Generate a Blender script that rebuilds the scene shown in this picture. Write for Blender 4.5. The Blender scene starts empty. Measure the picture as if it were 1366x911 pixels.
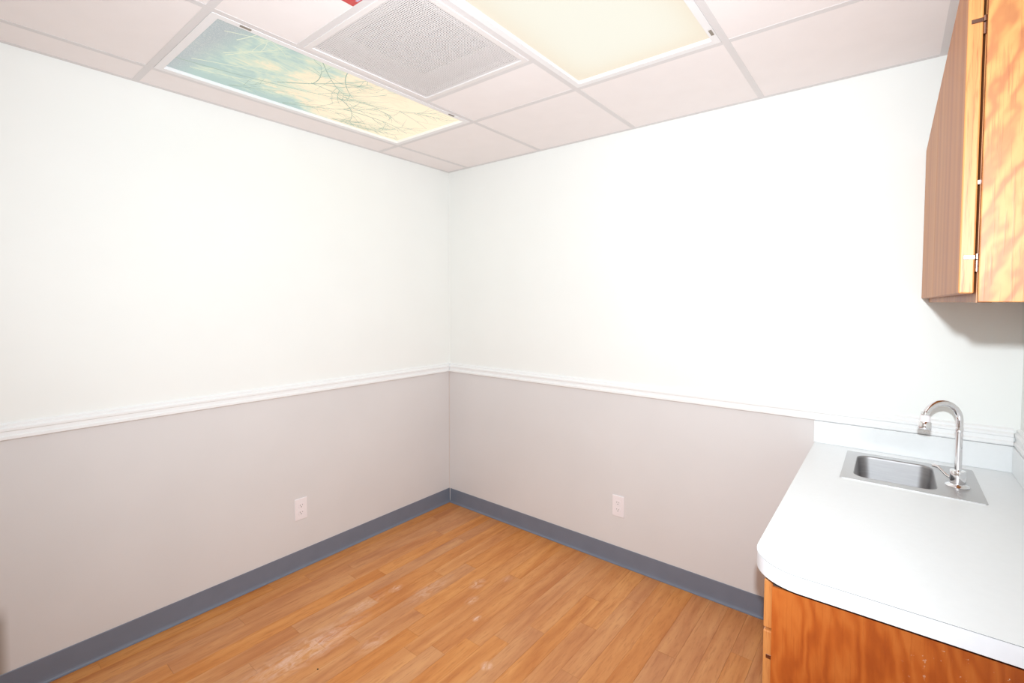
import bpy, bmesh, math, random
from mathutils import Vector, Matrix
random.seed(7)
S = bpy.context.scene
COL = S.collection
H = 2.390            # ceiling height
W = 2.878            # right wall
YB = -3.30           # wall behind the camera

# ---------------------------------------------------------------- camera
F_PX, PITCH, YAW, ROLL = 637.25, -0.03597, -0.67282, 0.00231
CAM = Vector((2.51535, -2.42449, 1.46959))
fw = Vector((math.sin(YAW)*math.cos(PITCH), math.cos(YAW)*math.cos(PITCH), math.sin(PITCH)))
rt = Vector((math.cos(YAW), -math.sin(YAW), 0)); up = rt.cross(fw)
c, s = math.cos(ROLL), math.sin(ROLL)
rt, up = c*rt + s*up, -s*rt + c*up
cd = bpy.data.cameras.new('camera'); cam = bpy.data.objects.new('camera', cd); COL.objects.link(cam)
cam.matrix_world = Matrix(((rt.x, up.x, -fw.x, CAM.x), (rt.y, up.y, -fw.y, CAM.y), (rt.z, up.z, -fw.z, CAM.z), (0, 0, 0, 1)))
cd.sensor_fit = 'HORIZONTAL'; cd.sensor_width = 36.0; cd.lens = F_PX*36/1366
cd.shift_y = -(455.5-425.0)/1366; cd.clip_start = 0.02
S.camera = cam
# ---------------------------------------------------------------- world, flash, exposure
w = bpy.data.worlds.new('world'); S.world = w; w.use_nodes = True
w.node_tree.nodes['Background'].inputs[0].default_value = (1, 1, 1, 1)
w.node_tree.nodes['Background'].inputs[1].default_value = 0.3
ld = bpy.data.lights.new('camera_flash', 'SPOT'); lo = bpy.data.objects.new('camera_flash', ld); COL.objects.link(lo)
lo.location = (2.52, -2.42, 1.598)
aim = Vector((1.05, -0.62, 1.68)) - Vector(lo.location)
lo.rotation_euler = aim.to_track_quat('-Z', 'Y').to_euler()
ld.energy = 214; ld.color = (0.865, 0.95, 1.0); ld.shadow_soft_size = 0.014
ld.spot_size = math.radians(146); ld.spot_blend = 1.0
S.view_settings.view_transform = 'Standard'; S.view_settings.look = 'None'
S.view_settings.gamma = 1; S.view_settings.use_curve_mapping = False
S.view_settings.exposure = 0.0

# ---------------------------------------------------------------- materials
def srgb(r, g, b):
    f = lambda v: (v/255)/12.92 if v/255 <= .04045 else ((v/255+.055)/1.055)**2.4
    return (f(r), f(g), f(b), 1)
class NT:
    def __init__(self, name):
        self.m = bpy.data.materials.new(name); self.m.use_nodes = True
        self.t = self.m.node_tree; self.b = self.t.nodes['Principled BSDF']; self.out = self.t.nodes['Material Output']
    def n(self, kind, **kw):
        nd = self.t.nodes.new(kind)
        for k, v in kw.items():
            if k.startswith('i_'): nd.inputs[k[2:].replace('_', ' ')].default_value = v
            else: setattr(nd, k, v)
        return nd
    def l(self, a, b): self.t.links.new(a, b)
    def math(self, op, a, b=None, c=None, clamp=False):
        nd = self.t.nodes.new('ShaderNodeMath'); nd.operation = op; nd.use_clamp = clamp
        for i, v in enumerate((a, b, c)):
            if v is None: continue
            if isinstance(v, (int, float)): nd.inputs[i].default_value = v
            else: self.l(v, nd.inputs[i])
        return nd.outputs[0]
    def mix(self, fac, a, b):
        nd = self.t.nodes.new('ShaderNodeMix'); nd.data_type = 'RGBA'
        for sock, v in ((nd.inputs[0], fac), (nd.inputs[6], a), (nd.inputs[7], b)):
            if isinstance(v, (int, float, tuple)): sock.default_value = v
            else: self.l(v, sock)
        return nd.outputs[2]
    def coords(self, scale=(1, 1, 1), rnd=False, kind='Object'):
        tc = self.n('ShaderNodeTexCoord'); mp = self.n('ShaderNodeMapping'); mp.inputs['Scale'].default_value = scale
        src = tc.outputs[kind]
        if rnd:
            oi = self.n('ShaderNodeObjectInfo'); v = self.n('ShaderNodeVectorMath', operation='SCALE')
            cmb = self.n('ShaderNodeCombineXYZ')
            for i in range(3): self.l(self.math('MULTIPLY', oi.outputs['Random'], (37.1, 53.7, 71.3)[i]), cmb.inputs[i])
            ad = self.n('ShaderNodeVectorMath', operation='ADD'); self.l(src, ad.inputs[0]); self.l(cmb.outputs[0], ad.inputs[1]); src = ad.outputs[0]
            self.rand = oi.outputs['Random']
        self.l(src, mp.inputs[0]); return mp.outputs[0]
    def noise(self, vec, scale, detail=3, rough=.5, dist=0):
        nd = self.n('ShaderNodeTexNoise'); nd.inputs['Scale'].default_value = scale; nd.inputs['Detail'].default_value = detail
        nd.inputs['Roughness'].default_value = rough; nd.inputs['Distortion'].default_value = dist; self.l(vec, nd.inputs['Vector']); return nd.outputs['Fac']
    def ramp(self, fac, stops):
        nd = self.n('ShaderNodeValToRGB'); e = nd.color_ramp.elements
        while len(e) < len(stops): e.new(.5)
        for el, (p, col) in zip(e, stops): el.position = p; el.color = col
        self.l(fac, nd.inputs[0]); return nd.outputs[0]
    def bump(self, h, strength=.2, dist=.001):
        nd = self.n('ShaderNodeBump'); nd.inputs['Strength'].default_value = strength; nd.inputs['Distance'].default_value = dist
        self.l(h, nd.inputs['Height']); self.l(nd.outputs[0], self.b.inputs['Normal'])
def plain(name, col, rough=.5, metal=0, spec=.5, noise=0, nscale=20, bump=0, bscale=300, coat=0):
    t = NT(name); t.b.inputs['Roughness'].default_value = rough; t.b.inputs['Metallic'].default_value = metal
    t.b.inputs['Specular IOR Level'].default_value = spec; t.b.inputs['Coat Weight'].default_value = coat
    v = t.coords()
    f = t.noise(v, nscale, 4)
    d = tuple(x*(1-noise) for x in col[:3])+(1,); e = tuple(min(1, x*(1+noise*.5)) for x in col[:3])+(1,)
    t.l(t.ramp(f, [(.3, d), (.7, e)]), t.b.inputs['Base Color'])
    if bump: t.bump(t.noise(v, bscale, 3), bump, .0006)
    return t.m
def emis(name, col, st):
    t = NT(name); t.b.inputs['Base Color'].default_value = col; t.b.inputs['Emission Color'].default_value = col; t.b.inputs['Emission Strength'].default_value = st
    return t.m

M = {}
M['white_wall'] = plain('white_wall_paint', srgb(246, 247, 244), .55, spec=.35, noise=.012, nscale=3, bump=.12, bscale=260)
def grey_wall():
    t = NT('greige_wall_paint'); t.b.inputs['Roughness'].default_value = .5; t.b.inputs['Specular IOR Level'].default_value = .35
    v = t.coords(); f = t.noise(v, 2.5, 4)
    base = t.ramp(f, [(.3, srgb(224, 220, 219)), (.7, srgb(228, 224, 223))])
    # brown tint low on the left wall, towards its near end
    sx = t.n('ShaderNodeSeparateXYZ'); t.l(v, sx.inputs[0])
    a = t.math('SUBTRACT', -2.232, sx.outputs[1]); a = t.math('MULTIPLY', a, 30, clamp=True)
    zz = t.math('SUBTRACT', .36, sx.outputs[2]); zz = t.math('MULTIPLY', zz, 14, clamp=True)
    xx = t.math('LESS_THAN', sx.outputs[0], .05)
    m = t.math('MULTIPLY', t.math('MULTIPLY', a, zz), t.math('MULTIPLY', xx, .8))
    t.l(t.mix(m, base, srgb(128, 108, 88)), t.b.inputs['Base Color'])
    t.bump(t.noise(v, 260, 3), .1, .0006); return t.m
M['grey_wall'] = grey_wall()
M['trim'] = plain('white_trim_paint', srgb(247, 247, 247), .35, noise=.01)
M['base'] = plain('grey_vinyl_base', srgb(120, 127, 142), .42, noise=.05, nscale=12)
M['tile'] = plain('ceiling_tile_face', srgb(252, 245, 244), .85, spec=.2, noise=.015, nscale=9, bump=.25, bscale=420)
M['tee'] = plain('painted_grid_steel', srgb(229, 224, 224), .45, noise=.02, nscale=6)
M['slab'] = plain('plenum_board', srgb(150, 146, 142), .9)
M['fixture_white'] = plain('fixture_white_enamel', srgb(246, 243, 244), .35, noise=.008)
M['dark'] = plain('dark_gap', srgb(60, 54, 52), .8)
M['clip'] = plain('dull_metal_clip', srgb(150, 140, 128), .45, metal=.4)
M['vent'] = plain('vent_white_enamel', srgb(240, 234, 233), .45, noise=.01)
M['vent_in'] = plain('vent_inside_enamel', srgb(190, 182, 182), .6)
M['vent_duct'] = plain('vent_duct_metal', srgb(96, 88, 90), .6)
M['laminate'] = plain('white_laminate', srgb(240, 242, 243), .28, noise=.012, nscale=60)
M['laminate_edge'] = plain('white_laminate_edge', srgb(244, 245, 250), .3, noise=.01, nscale=60)
M['seam'] = plain('laminate_seam', srgb(110, 112, 114), .5)
M['plastic'] = plain('white_plastic', srgb(246, 238, 240), .3)
M['slot'] = plain('dark_slot', srgb(70, 64, 64), .7)
M['chrome'] = plain('polished_chrome', (.86, .86, .88, 1), .06, metal=1)
M['brass'] = plain('bronze_hinge_metal', srgb(176, 140, 126), .25, metal=1)
M['crumb'] = plain('black_crumb', srgb(16, 12, 12), .8)
M['caulk'] = plain('corner_caulk', srgb(222, 212, 207), .5)
def steel(nm, c0, c1, r0, r1, sc):
    t = NT(nm); t.b.inputs['Metallic'].default_value = 1; t.b.inputs['Roughness'].default_value = .27
    v = t.coords(sc); f = t.noise(v, 3, 4)
    t.l(t.ramp(f, [(.3, c0), (.7, c1)]), t.b.inputs['Base Color'])
    r = t.n('ShaderNodeMapRange'); t.l(f, r.inputs[0]); r.inputs[3].default_value = r0; r.inputs[4].default_value = r1; t.l(r.outputs[0], t.b.inputs['Roughness'])
    return t.m
M['steel'] = steel('brushed_stainless_steel', (.52, .51, .51, 1), (.60, .59, .59, 1), .36, .48, (4, 130, 130))
M['steel_basin'] = steel('satin_stainless_basin', (.35, .34, .345, 1), (.42, .41, .415, 1), .46, .56, (4, 4, 60))

def wood(name, cols, sc=(1, 1, .12), band=9, dist=5, rough=.32, coat=.25, fine=60, rnd=False, direction='X', tilt=0, fig=.5, porecol=None, specks=False, pores=(1, 1, .045), dscale=1.1, pstr=.7, nsc=5):
    t = NT(name); t.b.inputs['Roughness'].default_value = rough; t.b.inputs['Coat Weight'].default_value = coat; t.b.inputs['Coat Roughness'].default_value = .2
    v0 = t.coords((1, 1, 1), rnd)
    mp = t.n('ShaderNodeMapping'); mp.inputs['Rotation'].default_value = (0, tilt, 0); t.l(v0, mp.inputs[0])
    mp2 = t.n('ShaderNodeMapping'); mp2.inputs['Scale'].default_value = sc; t.l(mp.outputs[0], mp2.inputs[0]); v = mp2.outputs[0]
    wv = t.n('ShaderNodeTexWave', wave_type='BANDS', bands_direction=direction, wave_profile='SIN')
    for k, x in (('Scale', band), ('Distortion', dist), ('Detail', 2.5), ('Detail Scale', dscale), ('Detail Roughness', .55)): wv.inputs[k].default_value = x
    t.l(v, wv.inputs['Vector'])
    n1 = t.noise(v, nsc, 4, .6, .4)
    mpf = t.n('ShaderNodeMapping'); mpf.inputs['Scale'].default_value = pores; t.l(v0, mpf.inputs[0])
    n2 = t.noise(mpf.outputs[0], fine*4, 3, .6)
    f = t.math('ADD', t.math('MULTIPLY', wv.outputs['Fac'], fig), t.math('MULTIPLY', t.math('MULTIPLY_ADD', n1, 1.8, -.4), 1-fig))
    col = t.ramp(f, [(.2, cols[0]), (.5, cols[1]), (.8, cols[2])])
    pore = t.math('MULTIPLY', t.math('SUBTRACT', n2, .52), 6, clamp=True)
    col = t.mix(t.math('MULTIPLY', pore, pstr), col, porecol or cols[0])
    if specks:
        sp = t.noise(v0, 95, 2, .5); lo_ = t.noise(v0, 5, 2)
        sx = t.n('ShaderNodeSeparateXYZ'); t.l(v0, sx.inputs[0])
        reg = t.math('MULTIPLY', t.math('SUBTRACT', sx.outputs[0], .22), 6, clamp=True)
        k = t.math('MULTIPLY', t.math('SUBTRACT', t.math('ADD', sp, t.math('MULTIPLY', lo_, .25)), .80), 30, clamp=True)
        col = t.mix(t.math('MULTIPLY', k, reg), col, srgb(240, 215, 190))
    if rnd:
        hv = t.n('ShaderNodeHueSaturation'); t.l(col, hv.inputs['Color'])
        t.l(t.math('ADD', t.math('MULTIPLY', t.rand, .10), .95), hv.inputs['Value']); t.l(t.math('ADD', t.math('MULTIPLY', t.rand, .10), .95), hv.inputs['Saturation'])
        col = hv.outputs[0]
    t.l(col, t.b.inputs['Base Color']); t.bump(t.math('ADD', pore, f), .12, .0006)
    return t
M['oak_panel'] = wood('golden_oak_panel', [srgb(158, 98, 56), srgb(178, 119, 66), srgb(188, 131, 74)], sc=(1, 1, .5), band=9.5, dist=9, fine=55, tilt=-.34, fig=.6, dscale=2.4, porecol=srgb(148, 84, 48), pstr=.65, nsc=12, rough=.5, coat=.05).m
M['oak_edge'] = wood('golden_oak_edge', [srgb(158, 92, 50), srgb(186, 122, 68), srgb(198, 136, 78)], sc=(1, 1, .05), band=20, dist=4, fine=80, fig=.2, porecol=srgb(140, 76, 38), rough=.5, coat=.05).m
M['oak_door'] = wood('golden_oak_door', [srgb(172, 102, 52), srgb(192, 124, 66), srgb(202, 136, 76)], sc=(1, 1, .04), band=3, dist=4, fine=26, direction='Y', fig=.15, rough=.5, coat=.05, pstr=.3).m
M['base_panel'] = wood('amber_veneer_panel', [srgb(162, 74, 28), srgb(186, 93, 36), srgb(200, 110, 48)], sc=(1, 1, .30), band=8, dist=14, fine=45, nsc=11, fig=.32, specks=True, dscale=1.8, tilt=.1, pstr=.35).m
M['base_edge'] = wood('amber_oak_edge', [srgb(182, 104, 54), srgb(206, 132, 72), srgb(218, 148, 86)], sc=(1, 1, .06), band=12, dist=4, fine=80, fig=.2).m
def planks():
    t = wood('maple_plank_floor', [srgb(194, 120, 62), srgb(211, 141, 80), srgb(222, 156, 94)], sc=(1, .14, 1), band=5, dist=9, fine=34, rnd=True, fig=.14, pores=(1, .10, 1), pstr=.45, nsc=14, porecol=srgb(176, 102, 50), rough=.42, coat=.12)
    # pale paint scuffs, in room coordinates
    g = t.n('ShaderNodeNewGeometry'); sx = t.n('ShaderNodeSeparateXYZ'); t.l(g.outputs['Position'], sx.inputs[0])
    mp = t.n('ShaderNodeMapping'); mp.inputs['Scale'].default_value = (1, .4, 1); t.l(g.outputs['Position'], mp.inputs[0]); n = t.noise(mp.outputs[0], 30, 6, .7, 1.5)
    tot = None
    for (px, py, rx, ry, k) in SCUFFS:
        dx = t.math('DIVIDE', t.math('SUBTRACT', sx.outputs[0], px), rx); dy = t.math('DIVIDE', t.math('SUBTRACT', sx.outputs[1], py), ry)
        d = t.math('SQRT', t.math('ADD', t.math('MULTIPLY', dx, dx), t.math('MULTIPLY', dy, dy)))
        m = t.math('MULTIPLY', t.math('SUBTRACT', 1, d, clamp=True), k)
        tot = m if tot is None else t.math('MAXIMUM', tot, m)
    k = t.math('MULTIPLY', t.math('MULTIPLY', t.math('SUBTRACT', n, .40), 4.2, clamp=True), tot, clamp=True)
    src = t.b.inputs['Base Color'].links[0].from_socket
    t.l(t.mix(k, src, srgb(242, 206, 186)), t.b.inputs['Base Color'])
    return t.m
SCUFFS = [(.62, -1.42, .10, .32, .9), (.55, -1.10, .05, .16, .6), (.70, -.82, .05, .2, .55), (.80, -1.22, .05, .1, .5), (.93, -.75, .03, .05, 1.0), (.86, -.63, .04, .06, .8), (.56, -.92, .03, .05, 1.0), (1.04, -.83, .02, .03, 1.2), (1.27, -1.02, .03, .03, 1.0), (.95, -.5, .03, .04, .6)]
M['plank'] = planks()

# ---------------------------------------------------------------- mesh helpers
ORG = {}
def bx(bm, x0, x1, y0, y1, z0, z1, bev=0, seg=2):
    vs = [bm.verts.new((x, y, z)) for x in (x0, x1) for y in (y0, y1) for z in (z0, z1)]
    fs = [bm.faces.new([vs[i] for i in q]) for q in ((0, 1, 3, 2), (4, 6, 7, 5), (0, 4, 5, 1), (2, 3, 7, 6), (0, 2, 6, 4), (1, 5, 7, 3))]
    if bev:
        es = list({e for f in fs for e in f.edges})
        bmesh.ops.bevel(bm, geom=es, offset=bev, segments=seg, affect='EDGES', profile=.5)
    return bm
def box(x0, x1, y0, y1, z0, z1, bev=0, seg=2): return bx(bmesh.new(), min(x0, x1), max(x0, x1), min(y0, y1), max(y0, y1), min(z0, z1), max(z0, z1), bev, seg)
def obj(name, bm, mat, parent=None, smooth=False, world=True, loc=None):
    me = bpy.data.meshes.new(name)
    org = Vector(ORG.get(parent.name, (0, 0, 0))) if parent else Vector((0, 0, 0))
    if loc is not None: base = Vector(loc)
    else: base = org
    bmesh.ops.translate(bm, verts=bm.verts, vec=-base)
    bmesh.ops.recalc_face_normals(bm, faces=bm.faces)
    bm.to_mesh(me); bm.free()
    for m in (mat if isinstance(mat, (list, tuple)) else [mat]): me.materials.append(m)
    if smooth:
        for p in me.polygons: p.use_smooth = True
    o = bpy.data.objects.new(name, me); COL.objects.link(o)
    if parent: o.parent = parent
    o.location = base - org
    ORG[o.name] = tuple(base)
    if smooth:
        me.set_sharp_from_angle(angle=math.radians(40))
    return o
def thing(name, label, cat, loc, group=None):
    o = bpy.data.objects.new(name, None); COL.objects.link(o); o.location = loc; o.empty_display_size = .05
    o['label'] = label; o['category'] = cat
    if group: o['group'] = group
    ORG[o.name] = tuple(loc); return o
def struct(name, bm, mat):
    o = obj(name, bm, mat); o['kind'] = 'structure'; return o
def profile(pts, axis, a, b):
    """extrude closed 2D profile pts=(u, z) along axis from a to b"""
    bm = bmesh.new(); rings = []
    for t in (a, b):
        rings.append([bm.verts.new((u, t, z) if axis == 'y' else (t, u, z)) for u, z in pts])
    n = len(pts)
    for i in range(n): bm.faces.new((rings[0][i], rings[0][(i+1) % n], rings[1][(i+1) % n], rings[1][i]))
    bm.faces.new(rings[0]); bm.faces.new(rings[1][::-1]); return bm
def lathe(bm, prof, cx, cy, cz, seg=32, axis=Vector((0, 0, 1))):
    q = Vector((0, 0, 1)).rotation_difference(axis.normalized()); rings = []
    for r, z in prof:
        rings.append([bm.verts.new(Vector((cx, cy, cz)) + q @ Vector((r*math.cos(2*math.pi*i/seg), r*math.sin(2*math.pi*i/seg), z))) for i in range(seg)])
    for A, B in zip(rings, rings[1:]):
        for i in range(seg): bm.faces.new((A[i], A[(i+1) % seg], B[(i+1) % seg], B[i]))
    bm.faces.new(rings[0][::-1]); bm.faces.new(rings[-1]); return bm
def tube(bm, pts, rad, seg=16, flat=None):
    pts = [Vector(p) for p in pts]; rings = []; ref = Vector((0, 0, 1)); prev = None
    for i, p in enumerate(pts):
        d = (pts[min(i+1, len(pts)-1)] - pts[max(i-1, 0)]).normalized()
        if prev is None:
            a = d.cross(Vector((0, 1, 0)));
            if a.length < .1: a = d.cross(Vector((1, 0, 0)))
        else: a = prev - d*prev.dot(d)
        a.normalize(); prev = a; b = d.cross(a)
        r = rad[i] if isinstance(rad, (list, tuple)) else rad
        fl = flat[i] if flat else 1
        rings.append([bm.verts.new(p + r*(math.cos(2*math.pi*k/seg)*a + fl*math.sin(2*math.pi*k/seg)*b)) for k in range(seg)])
    for A, B in zip(rings, rings[1:]):
        for k in range(seg): bm.faces.new((A[k], A[(k+1) % seg], B[(k+1) % seg], B[k]))
    bm.faces.new(rings[0][::-1]); bm.faces.new(rings[-1]); return bm
def rrect(x0, x1, y0, y1, r, seg=6):
    out = []
    for cx, cy, a0 in ((x1-r, y1-r, 0), (x0+r, y1-r, 90), (x0+r, y0+r, 180), (x1-r, y0+r, 270)):
        for k in range(seg+1):
            a = math.radians(a0 + 90*k/seg); out.append((cx+r*math.cos(a), cy+r*math.sin(a)))
    return out
def slab_with_hole(outer, inner, z0, z1):
    bm = bmesh.new()
    def loop(pts, z):
        v = [bm.verts.new((x, y, z)) for x, y in pts]
        return v, [bm.edges.new((v[i], v[(i+1) % len(v)])) for i in range(len(v))]
    loops = {}
    for z in (z0, z1):
        vo, eo = loop(outer, z); es = list(eo); vi = None
        if inner: vi, ei = loop(inner, z); es += ei
        bmesh.ops.triangle_fill(bm, edges=es, use_beauty=True, use_dissolve=False)
        loops[z] = (vo, vi)
    for k in (0, 1):
        A, B = loops[z0][k], loops[z1][k]
        if A is None: continue
        for i in range(len(A)): bm.faces.new((A[i], A[(i+1) % len(A)], B[(i+1) % len(A)], B[i]))
    return bm

# ---------------------------------------------------------------- walls
RAIL = .9616
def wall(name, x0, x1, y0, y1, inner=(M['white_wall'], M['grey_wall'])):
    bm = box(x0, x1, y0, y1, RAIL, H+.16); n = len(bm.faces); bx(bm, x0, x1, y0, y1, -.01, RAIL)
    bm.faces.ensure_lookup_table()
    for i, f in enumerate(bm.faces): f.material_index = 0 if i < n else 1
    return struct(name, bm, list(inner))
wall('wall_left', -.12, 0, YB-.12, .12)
wall('wall_back', 0, W, 0, .12)
wall('wall_right', W, W+.12, YB-.12, .12)
wall('wall_front', 0, W, YB-.12, YB)

# chair rail: stepped moulding
def rail_prof(sgn, base=0.0):
    p = [(0, .9616), (.013, .9616), (.017, .965), (.017, .975), (.012, .979), (.012, .992), (.016, .996), (.016, 1.004), (.009, 1.010), (.009, 1.018), (.0, 1.024)]
    return [(base+sgn*u, z) for u, z in p]
struct('trim_1', profile(rail_prof(1), 'y', YB, -.0005), M['trim'])
struct('trim_2', profile(rail_prof(-1), 'x', .0175, W-.0175), M['trim'])
struct('trim_3', profile(rail_prof(-1, W), 'y', YB, -.0005), M['trim'])
# thin caulk bead in the corner below the rail
struct('trim_4', profile([(0, .1018), (.0, .9612), (.0045, .9612), (.0045, .1018)], 'y', -.0045, -.0002), M['caulk'])

# cove base
def base_prof(sgn, base=0.0):
    p = [(0.0003, 0.0003), (.013, .0003), (.0128, .003), (.009, .005), (.006, .009), (.0042, .016), (.0036, .03), (.0032, .0995), (.002, .1016), (.0003, .1016)]
    return [(base+sgn*u, z) for u, z in p]
struct('baseboard_left', profile(base_prof(1), 'y', YB+.001, -.0002), M['base'])
struct('baseboard_back', profile(base_prof(-1), 'x', .0132, 2.30), M['base'])
struct('baseboard_right', profile(base_prof(-1, W), 'y', YB+.001, -1.205), M['base'])

# ---------------------------------------------------------------- floor of planks
floor = struct('floor', box(-.12, W+.12, YB-.12, .12, -.06, -.0062), plain('floor_underlay', srgb(122, 72, 38), .8))
PW = .0841; x = -.001; row = 0; rr = random.Random(21)
while x < W-.005:
    x1 = min(x+PW, W-.0003); xa_ = max(x, .0003)
    y = -.0005; first = True
    while y > YB+.002:
        L = rr.uniform(.55, 1.15) if not first else rr.uniform(.25, 1.05)
        if row == 10 and first: L = 1.078
        if row == 11 and first: L = .455
        if row == 12 and first: L = 1.08
        first = False
        y1 = max(y-L, YB+.001)
        dz = rr.uniform(-.00035, 0)
        g = .00035
        obj('plank', box(xa_+g, x1-g, y-g, y1+g, -.006, dz, 0), M['plank'], floor, loc=((xa_+x1)/2, (y+y1)/2, -.006))
        y = y1
    x += PW; row += 1

# ---------------------------------------------------------------- ceiling
XS = [.196, .808, 1.418, 2.030, 2.642]
Y0, Y1, Y2 = -.603, -1.818, -3.037
ceiling = struct('ceiling', box(-.12, W+.12, YB-.12, .12, H+.16, H+.2), M['slab'])
TW = .012
def tee_y(x, ya, yb): obj('grid_tee', tee_bm('y', x, ya, yb), M['tee'], ceiling)
def tee_x(y, xa, xb): obj('grid_tee', tee_bm('x', y, xa, xb), M['tee'], ceiling)
def tee_bm(ax, c0, a, b, hw=TW):
    z0, z1 = H, H+.0012
    p = [(-hw, z0), (hw, z0), (hw, z1), (.0015, z1), (.0015, z1+.03), (-.0015, z1+.03), (-.0015, z1), (-hw, z1)]
    return profile([(c0+u, z) for u, z in p], ax, a, b)
for x in XS: tee_y(x, YB+.0205, -.0205)
cols = [0]+XS+[W]
for ya in (Y0, Y1, Y2):
    for a, b in zip(cols, cols[1:]):
        a_ = a+(TW+.0002 if a > 0 else .0205); b_ = b-(TW+.0002 if b < W else .0205)
        tee_x(ya, a_, b_)
VY0, VY1 = -.918, -1.528
for ya in (VY0, VY1): tee_x(ya, XS[1]+TW+.0002, XS[2]-TW-.0002)
# wall angle
def angle(ax, c0, sg, a, b):
    p = [(0, H-.0), (.0, H+.022), (.0012, H+.022), (.0012, H+.0012), (.020, H+.0012), (.020, H)]
    p = [(c0+sg*(.0003+u), z) for u, z in p]
    obj('wall_angle', profile(p, ax, a, b), M['tee'], ceiling)
angle('y', 0, 1, YB+.001, -.0005); angle('y', W, -1, YB+.001, -.0005)
angle('x', 0, -1, .0206, W-.0206); angle('x', YB, 1, .0206, W-.0206)
# ceiling tiles
def tile(xa, xb, ya, yb):
    x0 = xa+(.002 if xa > 0 else .003); x1 = xb-(.002 if xb < W else .003)
    y1 = ya-.003; y0 = yb+.003
    obj('ceiling_tile', box(x0, x1, y0, y1, H+.0014, H+.015), M['tile'], ceiling, loc=((x0+x1)/2, (y0+y1)/2, H+.0014))
for i, (a, b) in enumerate(zip(cols, cols[1:])):
    tile(a, b, 0, Y0)
    if i == 2: tile(a, b, Y0, VY0); tile(a, b, VY1, Y1)
    elif i in (1, 3): pass
    else: tile(a, b, Y0, Y1)
    tile(a, b, Y1, Y2); tile(a, b, Y2, YB)

# ---------------------------------------------------------------- light fixtures
def lens_plain():
    t = NT('white_acrylic_lens'); v = t.coords()
    sx = t.n('ShaderNodeSeparateXYZ'); t.l(v, sx.inputs[0])
    # two tubes behind the lens: brightest over the tubes, dimmer and warmer near the rim
    ex = t.math('SUBTRACT', 1, t.math('POWER', t.math('ABSOLUTE', t.math('DIVIDE', sx.outputs[0], .285)), 4), clamp=True)
    ey = t.math('SUBTRACT', 1, t.math('POWER', t.math('ABSOLUTE', t.math('DIVIDE', sx.outputs[1], .575)), 8), clamp=True)
    e = t.math('MULTIPLY', ex, ey)
    col = t.ramp(e, [(0, srgb(243, 226, 200)), (.5, srgb(250, 240, 218)), (1, srgb(253, 250, 234))])
    t.b.inputs['Base Color'].default_value = (.14, .14, .13, 1); t.b.inputs['Roughness'].default_value = .4
    t.l(col, t.b.inputs['Emission Color']); t.b.inputs['Emission Strength'].default_value = .78
    t.bump(t.noise(v, 420, 2), .2, .0005)
    return t.m
def lens_printed():
    t = NT('printed_sky_lens'); v = t.coords()
    sx = t.n('ShaderNodeSeparateXYZ'); t.l(v, sx.inputs[0]); X = sx.outputs[0]; Y = sx.outputs[1]
    n1 = t.noise(v, 6, 5, .6, .6)
    mp = t.n('ShaderNodeMapping'); mp.inputs['Rotation'].default_value = (0, 0, .5); mp.inputs['Scale'].default_value = (9, 2.5, 1); t.l(v, mp.inputs[0])
    n2 = t.noise(mp.outputs[0], 3, 5, .65, 1.5)
    # Y runs -.57 (camera side) .. +.57 ; X -.27 (wall side) .. +.27
    g = t.math('ADD', t.math('MULTIPLY', Y, 1.15), .63)
    g = t.math('SUBTRACT', g, t.math('MULTIPLY', t.math('POWER', t.math('ABSOLUTE', t.math('DIVIDE', X, .275)), 3), .30))
    lx = t.math('MULTIPLY', t.math('MAXIMUM', t.math('SUBTRACT', t.math('MULTIPLY', X, -1), .11), 0), 1.3)
    g = t.math('SUBTRACT', g, lx)
    g = t.math('ADD', g, t.math('MULTIPLY', t.math('SUBTRACT', n1, .5), 1.5)); g = t.math('ADD', g, t.math('MULTIPLY', t.math('SUBTRACT', n2, .5), .9))
    col = t.ramp(g, [(0, srgb(158, 190, 182)), (.18, srgb(184, 208, 190)), (.36, srgb(214, 220, 190)), (.52, srgb(250, 230, 192)), (.8, srgb(255, 240, 202))])
    end = t.math('MULTIPLY', t.math('SUBTRACT', -.44, t.math('ADD', Y, t.math('MULTIPLY', X, -.12))), 11, clamp=True)
    vor = t.n('ShaderNodeTexVoronoi'); vor.inputs['Scale'].default_value = 230; t.l(v, vor.inputs['Vector'])
    dots = t.ramp(vor.outputs['Distance'], [(.2, srgb(196, 192, 192)), (.5, srgb(150, 156, 164))])
    col = t.mix(t.math('MULTIPLY', end, .75), col, dots)
    t.b.inputs['Base Color'].default_value = (.2, .2, .2, 1); t.b.inputs['Roughness'].default_value = .4
    t.l(col, t.b.inputs['Emission Color']); t.b.inputs['Emission Strength'].default_value = .80
    return t.m
def twig_mat(nm, c):
    t = NT(nm); t.b.inputs['Base Color'].default_value = (.1, .12, .12, 1); t.b.inputs['Emission Color'].default_value = c; t.b.inputs['Emission Strength'].default_value = .8; return t.m
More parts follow.
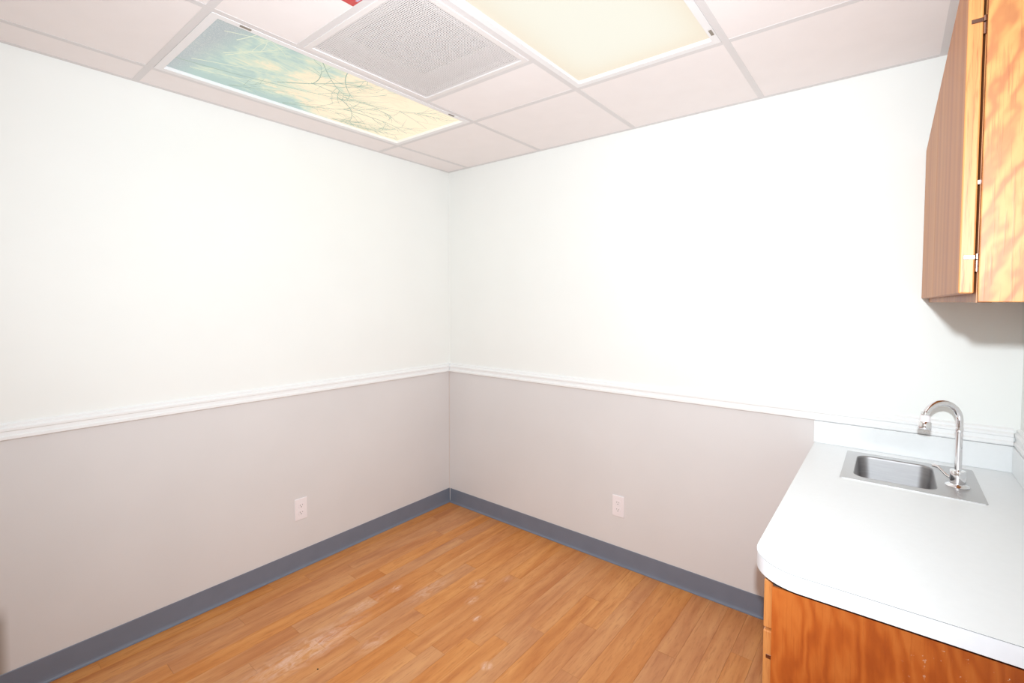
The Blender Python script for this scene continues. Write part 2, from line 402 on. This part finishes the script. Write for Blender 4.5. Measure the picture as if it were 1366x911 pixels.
def fixture(xa, xb, label, lens, clips):
    x0, x1, y0, y1 = xa+.0125, xb-.0125, Y1+.0125, Y0-.0125
    cx, cy = (x0+x1)/2, (y0+y1)/2
    t = thing('ceiling_light', label, 'light', (cx, cy, H))
    fr = rrect(x0, x1, y0, y1, .002, 1); ir = rrect(x0+.024, x1-.024, y0+.026, y1-.026, .002, 1)
    obj('frame', slab_with_hole(fr, ir, H-.0015, H+.012), M['fixture_white'], t)
    bm = slab_with_hole(rrect(x0+.002, x1-.002, y0+.002, y1-.002, .002, 1), rrect(x0+.004, x1-.004, y0+.004, y1-.004, .002, 1), H+.012, H+.1)
    bx(bm, x0+.002, x1-.002, y0+.002, y1-.002, H+.1, H+.102)
    obj('housing', bm, M['fixture_white'], t)
    ln = obj('lens', box(x0+.018, x1-.018, y0+.020, y1-.020, H+.0121, H+.015), lens, t, loc=(cx, cy, H+.0121))
    for (px, py) in clips:
        bm = box(px-.005, px+.005, py-.018, py+.018, H-.004, H-.0016, .0008, 1); obj('latch', bm, M['clip'], t)
    return t, ln, (x0, x1, y0, y1)
t1, lens1, R1 = fixture(XS[0], XS[1], 'ceiling light with a printed teal and cream twig panel, beside the left wall', lens_printed(), [(XS[1]-.020, -1.70), (XS[1]-.020, -.741)])
t2, lens2, R2 = fixture(XS[2], XS[3], 'glowing plain cream ceiling light to the right of the perforated vent', lens_plain(), [(XS[3]-.022, -.70), (XS[3]-.022, -1.68)])
# printed twigs on lens 1: thin flat ribbons printed on the panel
def twigs():
    r = random.Random(5); strokes = {'d': [], 'l': []}
    def stroke(p, ang, L, w, curve, key, depth):
        n = 14; pts = [p]; a = ang
        for i in range(n):
            a += curve/n + r.uniform(-.05, .05); p = (p[0]+math.cos(a)*L/n, p[1]+math.sin(a)*L/n); pts.append(p)
            if depth > 0 and i > 1 and r.random() < .42:
                stroke(p, a+r.choice((-1, 1))*r.uniform(.35, .8), L*r.uniform(.3, .55), w*.55, r.uniform(-.7, .7), key, depth-1)
        strokes[key].append((pts, w))
    # local coords: (u along y from camera side to back, v across x wall->room)
    stroke((-.56, -.16), .12, 1.05, .0035, .18, 'd', 2)
    stroke((-.22, -.06), .75, .40, .006, .25, 'd', 2)
    stroke((.12, -.10), .25, .42, .0045, -.5, 'd', 2)
    stroke((-.20, .26), -.9, .34, .003, .5, 'd', 1)
    stroke((-.08, .25), -1.3, .28, .003, .8, 'd', 1)
    stroke((-.10, -.26), .5, .34, .004, .3, 'd', 2)
    stroke((.15, .20), -1.9, .22, .0025, -.8, 'd', 0)
    stroke((.25, -.25), .5, .3, .003, .2, 'd', 1)
    stroke((-.52, -.12), .55, .42, .0035, -.5, 'l', 2); stroke((-.5, -.2), .1, .4, .0035, .5, 'l', 1)
    stroke((-.46, .02), 1.1, .25, .0035, -.2, 'l', 1); stroke((-.3, .1), -.3, .3, .003, -.3, 'l', 1)
    stroke((0, 0), .3, .3, .0025, .5, 'l', 1)
    for i in range(9): stroke((r.uniform(-.3, .4), r.uniform(-.2, .2)), r.uniform(-.4, 1.3), r.uniform(.15, .35), .003, r.uniform(-1.2, 1.2), 'd', 1)
    for i in range(14): stroke((r.uniform(-.45, .5), -.255), r.uniform(.15, .9), r.uniform(.1, .25), .0028, r.uniform(-.8, .8), 'd', 1)
    for i in range(7): stroke((r.uniform(-.55, -.1), r.uniform(-.24, .2)), r.uniform(0, 1.2), r.uniform(.15, .35), .003, r.uniform(-.8, .8), 'l', 1)
    cx, cy, _ = ORG[lens1.name]
    for key, nm, c in (('d', 'printed_twig', srgb(154, 178, 160)), ('l', 'printed_stalk', srgb(238, 240, 212))):
        bm = bmesh.new()
        for pts, w in strokes[key]:
            prev = None
            for i, (u, v) in enumerate(pts):
                j = min(i+1, len(pts)-1); k = max(i-1, 0); du, dv = pts[j][0]-pts[k][0], pts[j][1]-pts[k][1]; l = math.hypot(du, dv) or 1
                ww = w*(1-.75*i/len(pts))*.75; nu, nv = -dv/l*ww, du/l*ww
                if not (abs(u) < .566 and abs(v) < .262): break
                A = bm.verts.new((cx+v+nv, cy+u+nu, H+.0118)); B = bm.verts.new((cx+v-nv, cy+u-nu, H+.0118))
                if prev: bm.faces.new((prev[0], prev[1], B, A))
                prev = (A, B)
        o = obj(nm, bm, twig_mat(nm+'_ink', c), lens1); o['kind'] = 'stuff'
twigs()

# ---------------------------------------------------------------- perforated vent
def vent():
    x0, x1, y0, y1 = XS[1]+.0125, XS[2]-.0125, VY1+.0125, VY0-.0125
    cx, cy = (x0+x1)/2, (y0+y1)/2
    t = thing('air_vent', 'square perforated white ceiling vent between the two lights', 'vent', (cx, cy, H))
    obj('frame', slab_with_hole(rrect(x0, x1, y0, y1, .002, 1), rrect(x0+.020, x1-.020, y0+.020, y1-.020, .002, 1), H-.003, H+.010), M['vent'], t)
    # perforated sheet: staggered square holes, one mesh
    ax, bx_, ay, by = x0+.0195, x1-.0195, y0+.0195, y1-.0195
    N = 74; px = (bx_-ax)/N; py = (by-ay)/N; hw = .31
    V = []; Fc = []
    z = H+.002
    ox, oy = cx, cy
    def gv(i, j): return (i)*(N+1)+j
    for i in range(N+1):
        for j in range(N+1): V.append((ax+i*px-ox, ay+j*py-oy, z-H))
    for i in range(N):
        for j in range(N):
            mx, my = ax+(i+.5)*px-ox, ay+(j+.5)*py-oy
            b = len(V)
            for sx_, sy_ in ((-1, -1), (1, -1), (1, 1), (-1, 1)): V.append((mx+sx_*hw*px, my+sy_*hw*py, z-H))
            o = [gv(i, j), gv(i+1, j), gv(i+1, j+1), gv(i, j+1)]
            for k in range(4): Fc.append((o[k], b+k, b+(k+1) % 4, o[(k+1) % 4]))
    me = bpy.data.meshes.new('perforated_sheet'); me.from_pydata(V, [], Fc); me.materials.append(M['vent'])
    o = bpy.data.objects.new('perforated_sheet', me); COL.objects.link(o); o.parent = t
    sm = o.modifiers.new('thickness', 'SOLIDIFY'); sm.thickness = .0008; sm.offset = 1
    # stepped pan and duct behind the sheet
    q = .185
    bm = slab_with_hole(rrect(x0+.004, x1-.004, y0+.004, y1-.004, .002, 1), rrect(cx-q, cx+q, cy-q, cy+q, .01, 3), H+.045, H+.047)
    obj('back_pan', bm, M['vent_in'], t)
    bm = slab_with_hole(rrect(x0+.002, x1-.002, y0+.002, y1-.002, .002, 1), rrect(x0+.004, x1-.004, y0+.004, y1-.004, .002, 1), H+.010, H+.045)
    obj('side_pan', bm, M['vent_in'], t)
    bm = slab_with_hole(rrect(cx-q-.002, cx+q+.002, cy-q-.002, cy+q+.002, .01, 3), rrect(cx-q, cx+q, cy-q, cy+q, .01, 3), H+.047, H+.13)
    bx(bm, cx-q, cx+q, cy-q, cy+q, H+.128, H+.13)
    obj('duct', bm, M['vent_duct'], t)
vent()

# red printed card on the small tile beside the vent
def card():
    x0, y1 = 1.172, VY1-.0125
    t = thing('sticker', 'red printed card flat on the small ceiling tile beside the vent', 'card', (x0+.07, y1-.06, H))
    obj('card', box(x0, x0+.14, y1-.12, y1, H+.0004, H+.0013), plain('red_print', srgb(206, 74, 72), .5, noise=.1), t)
    bm = bmesh.new()
    for a, b, c_, d in ((.030, .062, .004, .012), (.036, .075, .018, .025), (.028, .06, .030, .038), (.07, .12, .008, .013), (.04, .11, .05, .056)):
        bx(bm, x0+a, x0+b, y1-d, y1-c_, H+.0001, H+.0004)
    obj('print_mark', bm, plain('pale_violet_print', srgb(205, 180, 205), .5), t)
card()

# ---------------------------------------------------------------- outlets
def outlet(label, c0, wallside):
    """build in local coords: u across, v out of the wall, z up"""
    t = thing('wall_outlet', label, 'outlet', c0)
    def tr(bm):
        for v in bm.verts:
            u, d, z = v.co
            v.co = (c0[0]+u, c0[1]-d, c0[2]+z) if wallside == 'back' else (c0[0]+d, c0[1]+u, c0[2]+z)
        return bm
    pl = slab_plate(.0355, .059, .0006, .0052)
    obj('cover_plate', tr(pl), M['plastic'], t)
    for s_ in (1, -1):
        bm = bmesh.new(); pts = rrect(-.0165, .0165, -.0135, .0135, .008, 4)
        A = [bm.verts.new((u, .0052, s_*.0195+z)) for u, z in pts]; B = [bm.verts.new((u*.97, .0068, s_*.0195+z*.97)) for u, z in pts]
        for i in range(len(A)): bm.faces.new((A[i], A[(i+1) % len(A)], B[(i+1) % len(A)], B[i]))
        bm.faces.new(B); bm.faces.new(A[::-1])
        r = obj('receptacle', tr(bm), M['plastic'], t)
        for uu, h in ((-.0062, .0034), (.0062, .0028)):
            obj('slot', tr(box(uu-.0009, uu+.0009, .00682, .0070, s_*.0195+.003-h, s_*.0195+.003+h)), M['slot'], r)
        g = bmesh.new(); lathe(g, [(.0023, 0), (.0023, .0002)], 0, .00682, s_*.0195-.007, 12, Vector((0, 1, 0)))
        obj('ground_hole', tr(g), M['slot'], r)
    g = bmesh.new(); lathe(g, [(.0030, 0), (.0028, .0008), (.001, .0011)], 0, .0052, 0, 12, Vector((0, 1, 0)))
    obj('screw', tr(g), M['plastic'], t)
def slab_plate(hx, hz, d0, d1):
    bm = bmesh.new(); P0 = rrect(-hx, hx, -hz, hz, .004, 3); P1 = rrect(-hx+.0025, hx-.0025, -hz+.0025, hz-.0025, .003, 3)
    A = [bm.verts.new((u, d0, z)) for u, z in P0]; B = [bm.verts.new((u, d0+.002, z)) for u, z in P0]; C_ = [bm.verts.new((u, d1, z)) for u, z in P1]
    n = len(A)
    for P, Q in ((A, B), (B, C_)):
        for i in range(n): bm.faces.new((P[i], P[(i+1) % n], Q[(i+1) % n], Q[i]))
    bm.faces.new(C_); bm.faces.new(A[::-1]); return bm
outlet('white duplex outlet on the left wall below the chair rail', (0, -1.125, .330), 'left')
outlet('white duplex outlet on the right-hand wall near the countertop', (1.345, 0, .331), 'back')

# ---------------------------------------------------------------- countertop, sink, faucet
ZC = .868
SX0, SX1, SY0, SY1 = 2.386, 2.752, -.452, -.080      # sink rim
BX0, BX1, BY0, BY1 = 2.420, 2.643, -.412, -.120      # basin
def outline(d=0):
    x0, x1, y0, y1, r = 2.266+d, W-.0005, -1.229+d, -.0005, .105-d
    pts = [(x1, y1), (x0, y1)]
    for k in range(15):
        a = math.radians(180+90*k/14); pts.append((x0+r+r*math.cos(a), y0+r+r*math.sin(a)))
    pts.append((x1, y0)); return pts
hole = rrect(BX0-.006, BX1+.006, BY0-.006, BY1+.006, .045, 6)
ct = thing('countertop', 'white laminate countertop with rounded corner and raised backsplash', 'countertop', (2.57, -.6, .83))
obj('top', slab_with_hole(outline(.0004), hole, ZC-.0010, ZC), M['laminate'], ct)
obj('core', slab_with_hole(outline(.0010), hole, .830, ZC-.0010), M['seam'], ct)
bm = bmesh.new(); OU = outline(0)[1:]; IN = outline(.0009)[1:]
rings = [[bm.verts.new((x, y, z)) for x, y in P] for P, z in ((OU, .829), (OU, ZC-.0022), (IN, ZC-.0022), (IN, .829))]
for A, B in zip(rings, rings[1:]+rings[:1]):
    for i in range(len(A)-1): bm.faces.new((A[i], A[i+1], B[i+1], B[i]))
obj('edge_band', bm, M['laminate_edge'], ct, smooth=True)
obj('backsplash', box(2.262, W-.0005, -.020, -.0005, ZC+.0002, .9609, .001, 1), M['laminate'], ct)
obj('side_splash', box(W-.020, W-.0005, -1.229, -.0203, ZC+.0002, .9609, .001, 1), M['laminate'], ct)

sk = thing('sink', 'small rectangular stainless steel bar sink set into the white countertop', 'sink', ((SX0+SX1)/2, (SY0+SY1)/2, ZC))
rimhole = rrect(BX0, BX1, BY0, BY1, .040, 8)
obj('rim', slab_with_hole(rrect(SX0, SX1, SY0, SY1, .006, 3), rimhole, ZC+.0001, ZC+.0026), M['steel'], sk)
bm = bmesh.new(); prev = None
for dz, ins, r in ((.0026, 0, .040), (-.0005, .0018, .039), (-.006, .003, .038), (-.09, .010, .036), (-.118, .018, .034), (-.128, .030, .030), (-.132, .045, .026)):
    R_ = [bm.verts.new((x, y, ZC+dz)) for x, y in rrect(BX0+ins, BX1-ins, BY0+ins, BY1-ins, r, 8)]
    if prev:
        for i in range(len(R_)): bm.faces.new((prev[i], prev[(i+1) % len(R_)], R_[(i+1) % len(R_)], R_[i]))
    prev = R_
bm.faces.new(prev)
o = obj('basin', bm, M['steel_basin'], sk, smooth=True); sm = o.modifiers.new('t', 'SOLIDIFY'); sm.thickness = .001; sm.offset = 0
mx, my = (BX0+BX1)/2, (BY0+BY1)/2
bm = bmesh.new(); lathe(bm, [(.044, 0), (.043, .002), (.036, .0025), (.03, .0008), (.002, .0008)], mx, my, ZC-.1315, 28)
obj('drain', bm, M['chrome'], sk, smooth=True)

FB = Vector((2.694, -.318, ZC+.0027))
fc = thing('faucet', 'chrome gooseneck faucet on the right deck of the steel sink', 'faucet', tuple(FB))
bm = bmesh.new(); lathe(bm, [(.030, 0), (.031, .003), (.029, .006), (.021, .009), (.019, .011), (.002, .011)], *FB, 36)
obj('escutcheon', bm, M['chrome'], fc, smooth=True)
bm = bmesh.new(); lathe(bm, [(.0195, .011), (.0205, .013), (.0205, .050), (.019, .053), (.011, .055), (.009, .056)], *FB, 36)
obj('valve_body', bm, M['chrome'], fc, smooth=True)
AR = .056; ang = math.radians(216); dv = Vector((math.cos(ang), math.sin(ang), 0))
zt = 1.088
pts = [FB+Vector((0, 0, .050))]; pts = [Vector((FB.x, FB.y, z)) for z in (FB.z+.05, 1.0, 1.04, 1.07)]
cc = Vector((FB.x, FB.y, zt))+dv*AR
for k in range(23):
    a = math.radians(180-158*k/22)   # from vertical leg over the top and down
    pts.append(cc+dv*(AR*math.cos(a))+Vector((0, 0, AR*math.sin(a))))
bm = bmesh.new(); tube(bm, pts, .0092, 20); obj('spout', bm, M['chrome'], fc, smooth=True)
tip = pts[-1]; d_ = (pts[-1]-pts[-2]).normalized(); d2 = (d_+Vector((.25, .1, -4))).normalized()
bm = bmesh.new(); lathe(bm, [(.0095, -.006), (.0125, -.004), (.0125, .004), (.0105, .006), (.0100, .008)], *tip, 32, (d_+Vector((0, 0, -.6))).normalized())
obj('spout_collar', bm, M['chrome'], fc, smooth=True)
q0 = tip+d2*.005
bm = bmesh.new(); lathe(bm, [(.0100, 0), (.0125, .002), (.0135, .018), (.0142, .0205)], *q0, 32, d2)
ae = obj('aerator', bm, M['plastic'], fc, smooth=True)  # white sleeve paints in the bright reflection on the chrome spout tip
bm = bmesh.new(); lathe(bm, [(.0145, .0205), (.0165, .0230), (.0175, .038), (.0172, .044), (.0158, .046), (.004, .046)], *q0, 32, d2)
obj('aerator_rim', bm, M['chrome'], ae, smooth=True)
bm = bmesh.new(); lathe(bm, [(.0102, -.004), (.0108, 0), (.0108, .006), (.0102, .010)], FB.x, FB.y, 1.055, 24); obj('spout_ring', bm, M['chrome'], fc, smooth=True)
lv = [FB+Vector(p) for p in ((-.016, .004, .024), (-.026, .010, .028), (-.036, .020, .037), (-.046, .030, .046), (-.053, .038, .047), (-.061, .044, .046))]
bm = bmesh.new(); tube(bm, lv, [.0058, .0045, .0038, .0042, .0062, .0050], 14, [1, 1, .9, .7, .45, .35]); obj('lever', bm, M['chrome'], fc, smooth=True)

# ---------------------------------------------------------------- base cabinet
FX = 2.312; EY = -1.196
bc = thing('base_cabinet', 'amber oak base cabinet under the white countertop', 'cabinet', ((FX+W)/2, EY/2, 0))
obj('end_panel', box(FX, W-.001, EY, EY+.016, .0005, .8085), M['base_panel'], bc, loc=(FX, EY, 0))
bm = bmesh.new(); ys = [EY, EY+.038, -.62, -.58, -.045, -.004]
bx(bm, FX, FX+.019, EY+.0162, EY+.042, .10, .822); bx(bm, FX, FX+.019, -.62, -.58, .10, .822); bx(bm, FX, FX+.019, -.045, -.018, .10, .822)
for a, b in ((EY+.042, -.62), (-.58, -.045)):
    for z0, z1 in ((.10, .14), (.665, .70), (.79, .822)): bx(bm, FX, FX+.019, a, b, z0, z1)
obj('face_frame', bm, M['base_edge'], bc)
bm = bmesh.new(); bx(bm, FX+.02, W-.002, EY+.017, -.019, .10, .115); bx(bm, W-.010, W-.002, EY+.017, -.019, .115, .80); bx(bm, FX+.02, W-.011, -.030, -.0205, .115, .80)
bx(bm, FX+.065, FX+.08, EY+.017, -.0205, .0005, .0995)
obj('carcass', bm, M['base_edge'], bc)
bm = bmesh.new(); bx(bm, FX+.02, W-.002, EY+.017, -.47, .815, .822); obj('top_rail', bm, M['dark'], bc)
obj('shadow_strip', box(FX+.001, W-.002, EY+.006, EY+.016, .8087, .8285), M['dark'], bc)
for (ya, yb) in ((EY+.026, -.606), (-.594, -.030)):
    dr = obj('drawer_front', box(FX-.0220, FX-.0030, ya, yb, .690, .808, .003, 2), M['base_edge'], bc)
    obj('knob', lathe(bmesh.new(), [(.006, 0), (.006, .012), (.014, .018), (.013, .025), (.004, .028)], FX-.0220, (ya+yb)/2, .75, 20, Vector((-1, 0, 0))), M['brass'], dr, smooth=True)
    do = obj('door', box(FX-.0220, FX-.0030, ya, yb, .122, .684, .003, 2), M['base_edge'], bc)
    obj('knob', lathe(bmesh.new(), [(.006, 0), (.006, .012), (.014, .018), (.013, .025), (.004, .028)], FX-.0220, yb-.05 if ya < -1 else ya+.05, .62, 20, Vector((-1, 0, 0))), M['brass'], do, smooth=True)
    hy = ya if ya < -1 else yb
    for hz in (.622, .19):
        bm = box(FX-.015, FX-.002, hy-.0016 if ya < -1 else hy, hy if ya < -1 else hy+.0016, hz-.005, hz+.005, .0005, 1); tube(bm, [(FX-.0015, hy-.003 if ya < -1 else hy+.003, hz-.022), (FX-.0015, hy-.003 if ya < -1 else hy+.003, hz+.022)], .0022, 10)
        obj('hinge', bm, M['brass'], do)

# ---------------------------------------------------------------- wall cabinet
UX = 2.623; UY = -1.340; UZ0, UZ1 = 1.4696, 2.052
uc = thing('wall_cabinet', 'golden oak wall cabinet hanging above the sink', 'cabinet', ((UX+W)/2, UY/2, UZ0))
obj('end_panel', box(UX+.0005, W-.001, UY, UY+.016, UZ0+.0005, UZ1, .0015, 2), M['oak_panel'], uc, loc=(UX, UY, UZ0))
bm = bmesh.new()
bx(bm, UX, UX+.019, UY+.0162, UY+.042, UZ0, UZ1); bx(bm, UX, UX+.019, -.70, -.64, UZ0, UZ1); bx(bm, UX, UX+.019, -.04, -.001, UZ0, UZ1)
for a, b in ((UY+.042, -.70), (-.64, -.04)):
    bx(bm, UX, UX+.019, a, b, UZ0, UZ0+.04); bx(bm, UX, UX+.019, a, b, UZ1-.04, UZ1)
obj('face_frame', bm, M['oak_edge'], uc)
bm = bmesh.new(); bx(bm, UX+.0195, W-.001, UY+.0165, -.001, UZ0+.008, UZ0+.018); bx(bm, UX+.0195, W-.001, UY+.0165, -.001, UZ1-.012, UZ1-.001); bx(bm, W-.008, W-.001, UY+.0165, -.001, UZ0+.018, UZ1-.012)
bx(bm, UX+.0195, W-.0085, -.012, -.001, UZ0+.018, UZ1-.012)
obj('carcass', bm, M['oak_door'], uc)
for k, (ya, yb) in enumerate(((UY+.010, -.672), (-.668, -.006))):
    do = obj('door', box(UX-.0225, UX-.0035, ya, yb, 1.4845, 2.046, .0022, 2), [M['oak_door'], M['oak_edge']], uc)
    for p in do.data.polygons:
        if p.normal.y < -.5: p.material_index = 1
    hy = ya if k == 0 else yb; sg = -1 if k == 0 else 1
    for hz in (1.928, 1.5445):
        bm = bmesh.new(); y0_, y1_ = sorted((hy, hy+sg*.0016))
        bx(bm, UX-.018, UX-.0035, y0_, y1_, hz-.0035, hz+.0035, .0006, 1)
        tube(bm, [(UX-.0015, hy+sg*.0025, hz-.024), (UX-.0015, hy+sg*.0025, hz-.006)], .0019, 10); tube(bm, [(UX-.0015, hy+sg*.0025, hz-.004), (UX-.0015, hy+sg*.0025, hz+.005)], .0022, 10)
        obj('hinge', bm, M['brass'], do)
    if k == 0:
        obj('bumper', box(UX-.0033, UX-.0003, ya, ya+.008, 1.664, 1.670), M['plastic'], do)

# ---------------------------------------------------------------- crumb on the floor
bm = bmesh.new(); bmesh.ops.create_icosphere(bm, subdivisions=1, radius=.004)
for v in bm.verts: v.co = Vector((v.co.x*1.2, v.co.y*.9, v.co.z*.5))*random.uniform(.8, 1.15)+Vector((.756, -1.455, .002))
o = obj('floor_crumb', bm, M['crumb'], None, loc=(.756, -1.455, 0)); o['label'] = 'tiny black crumb lying on the wooden floor'; o['category'] = 'debris'
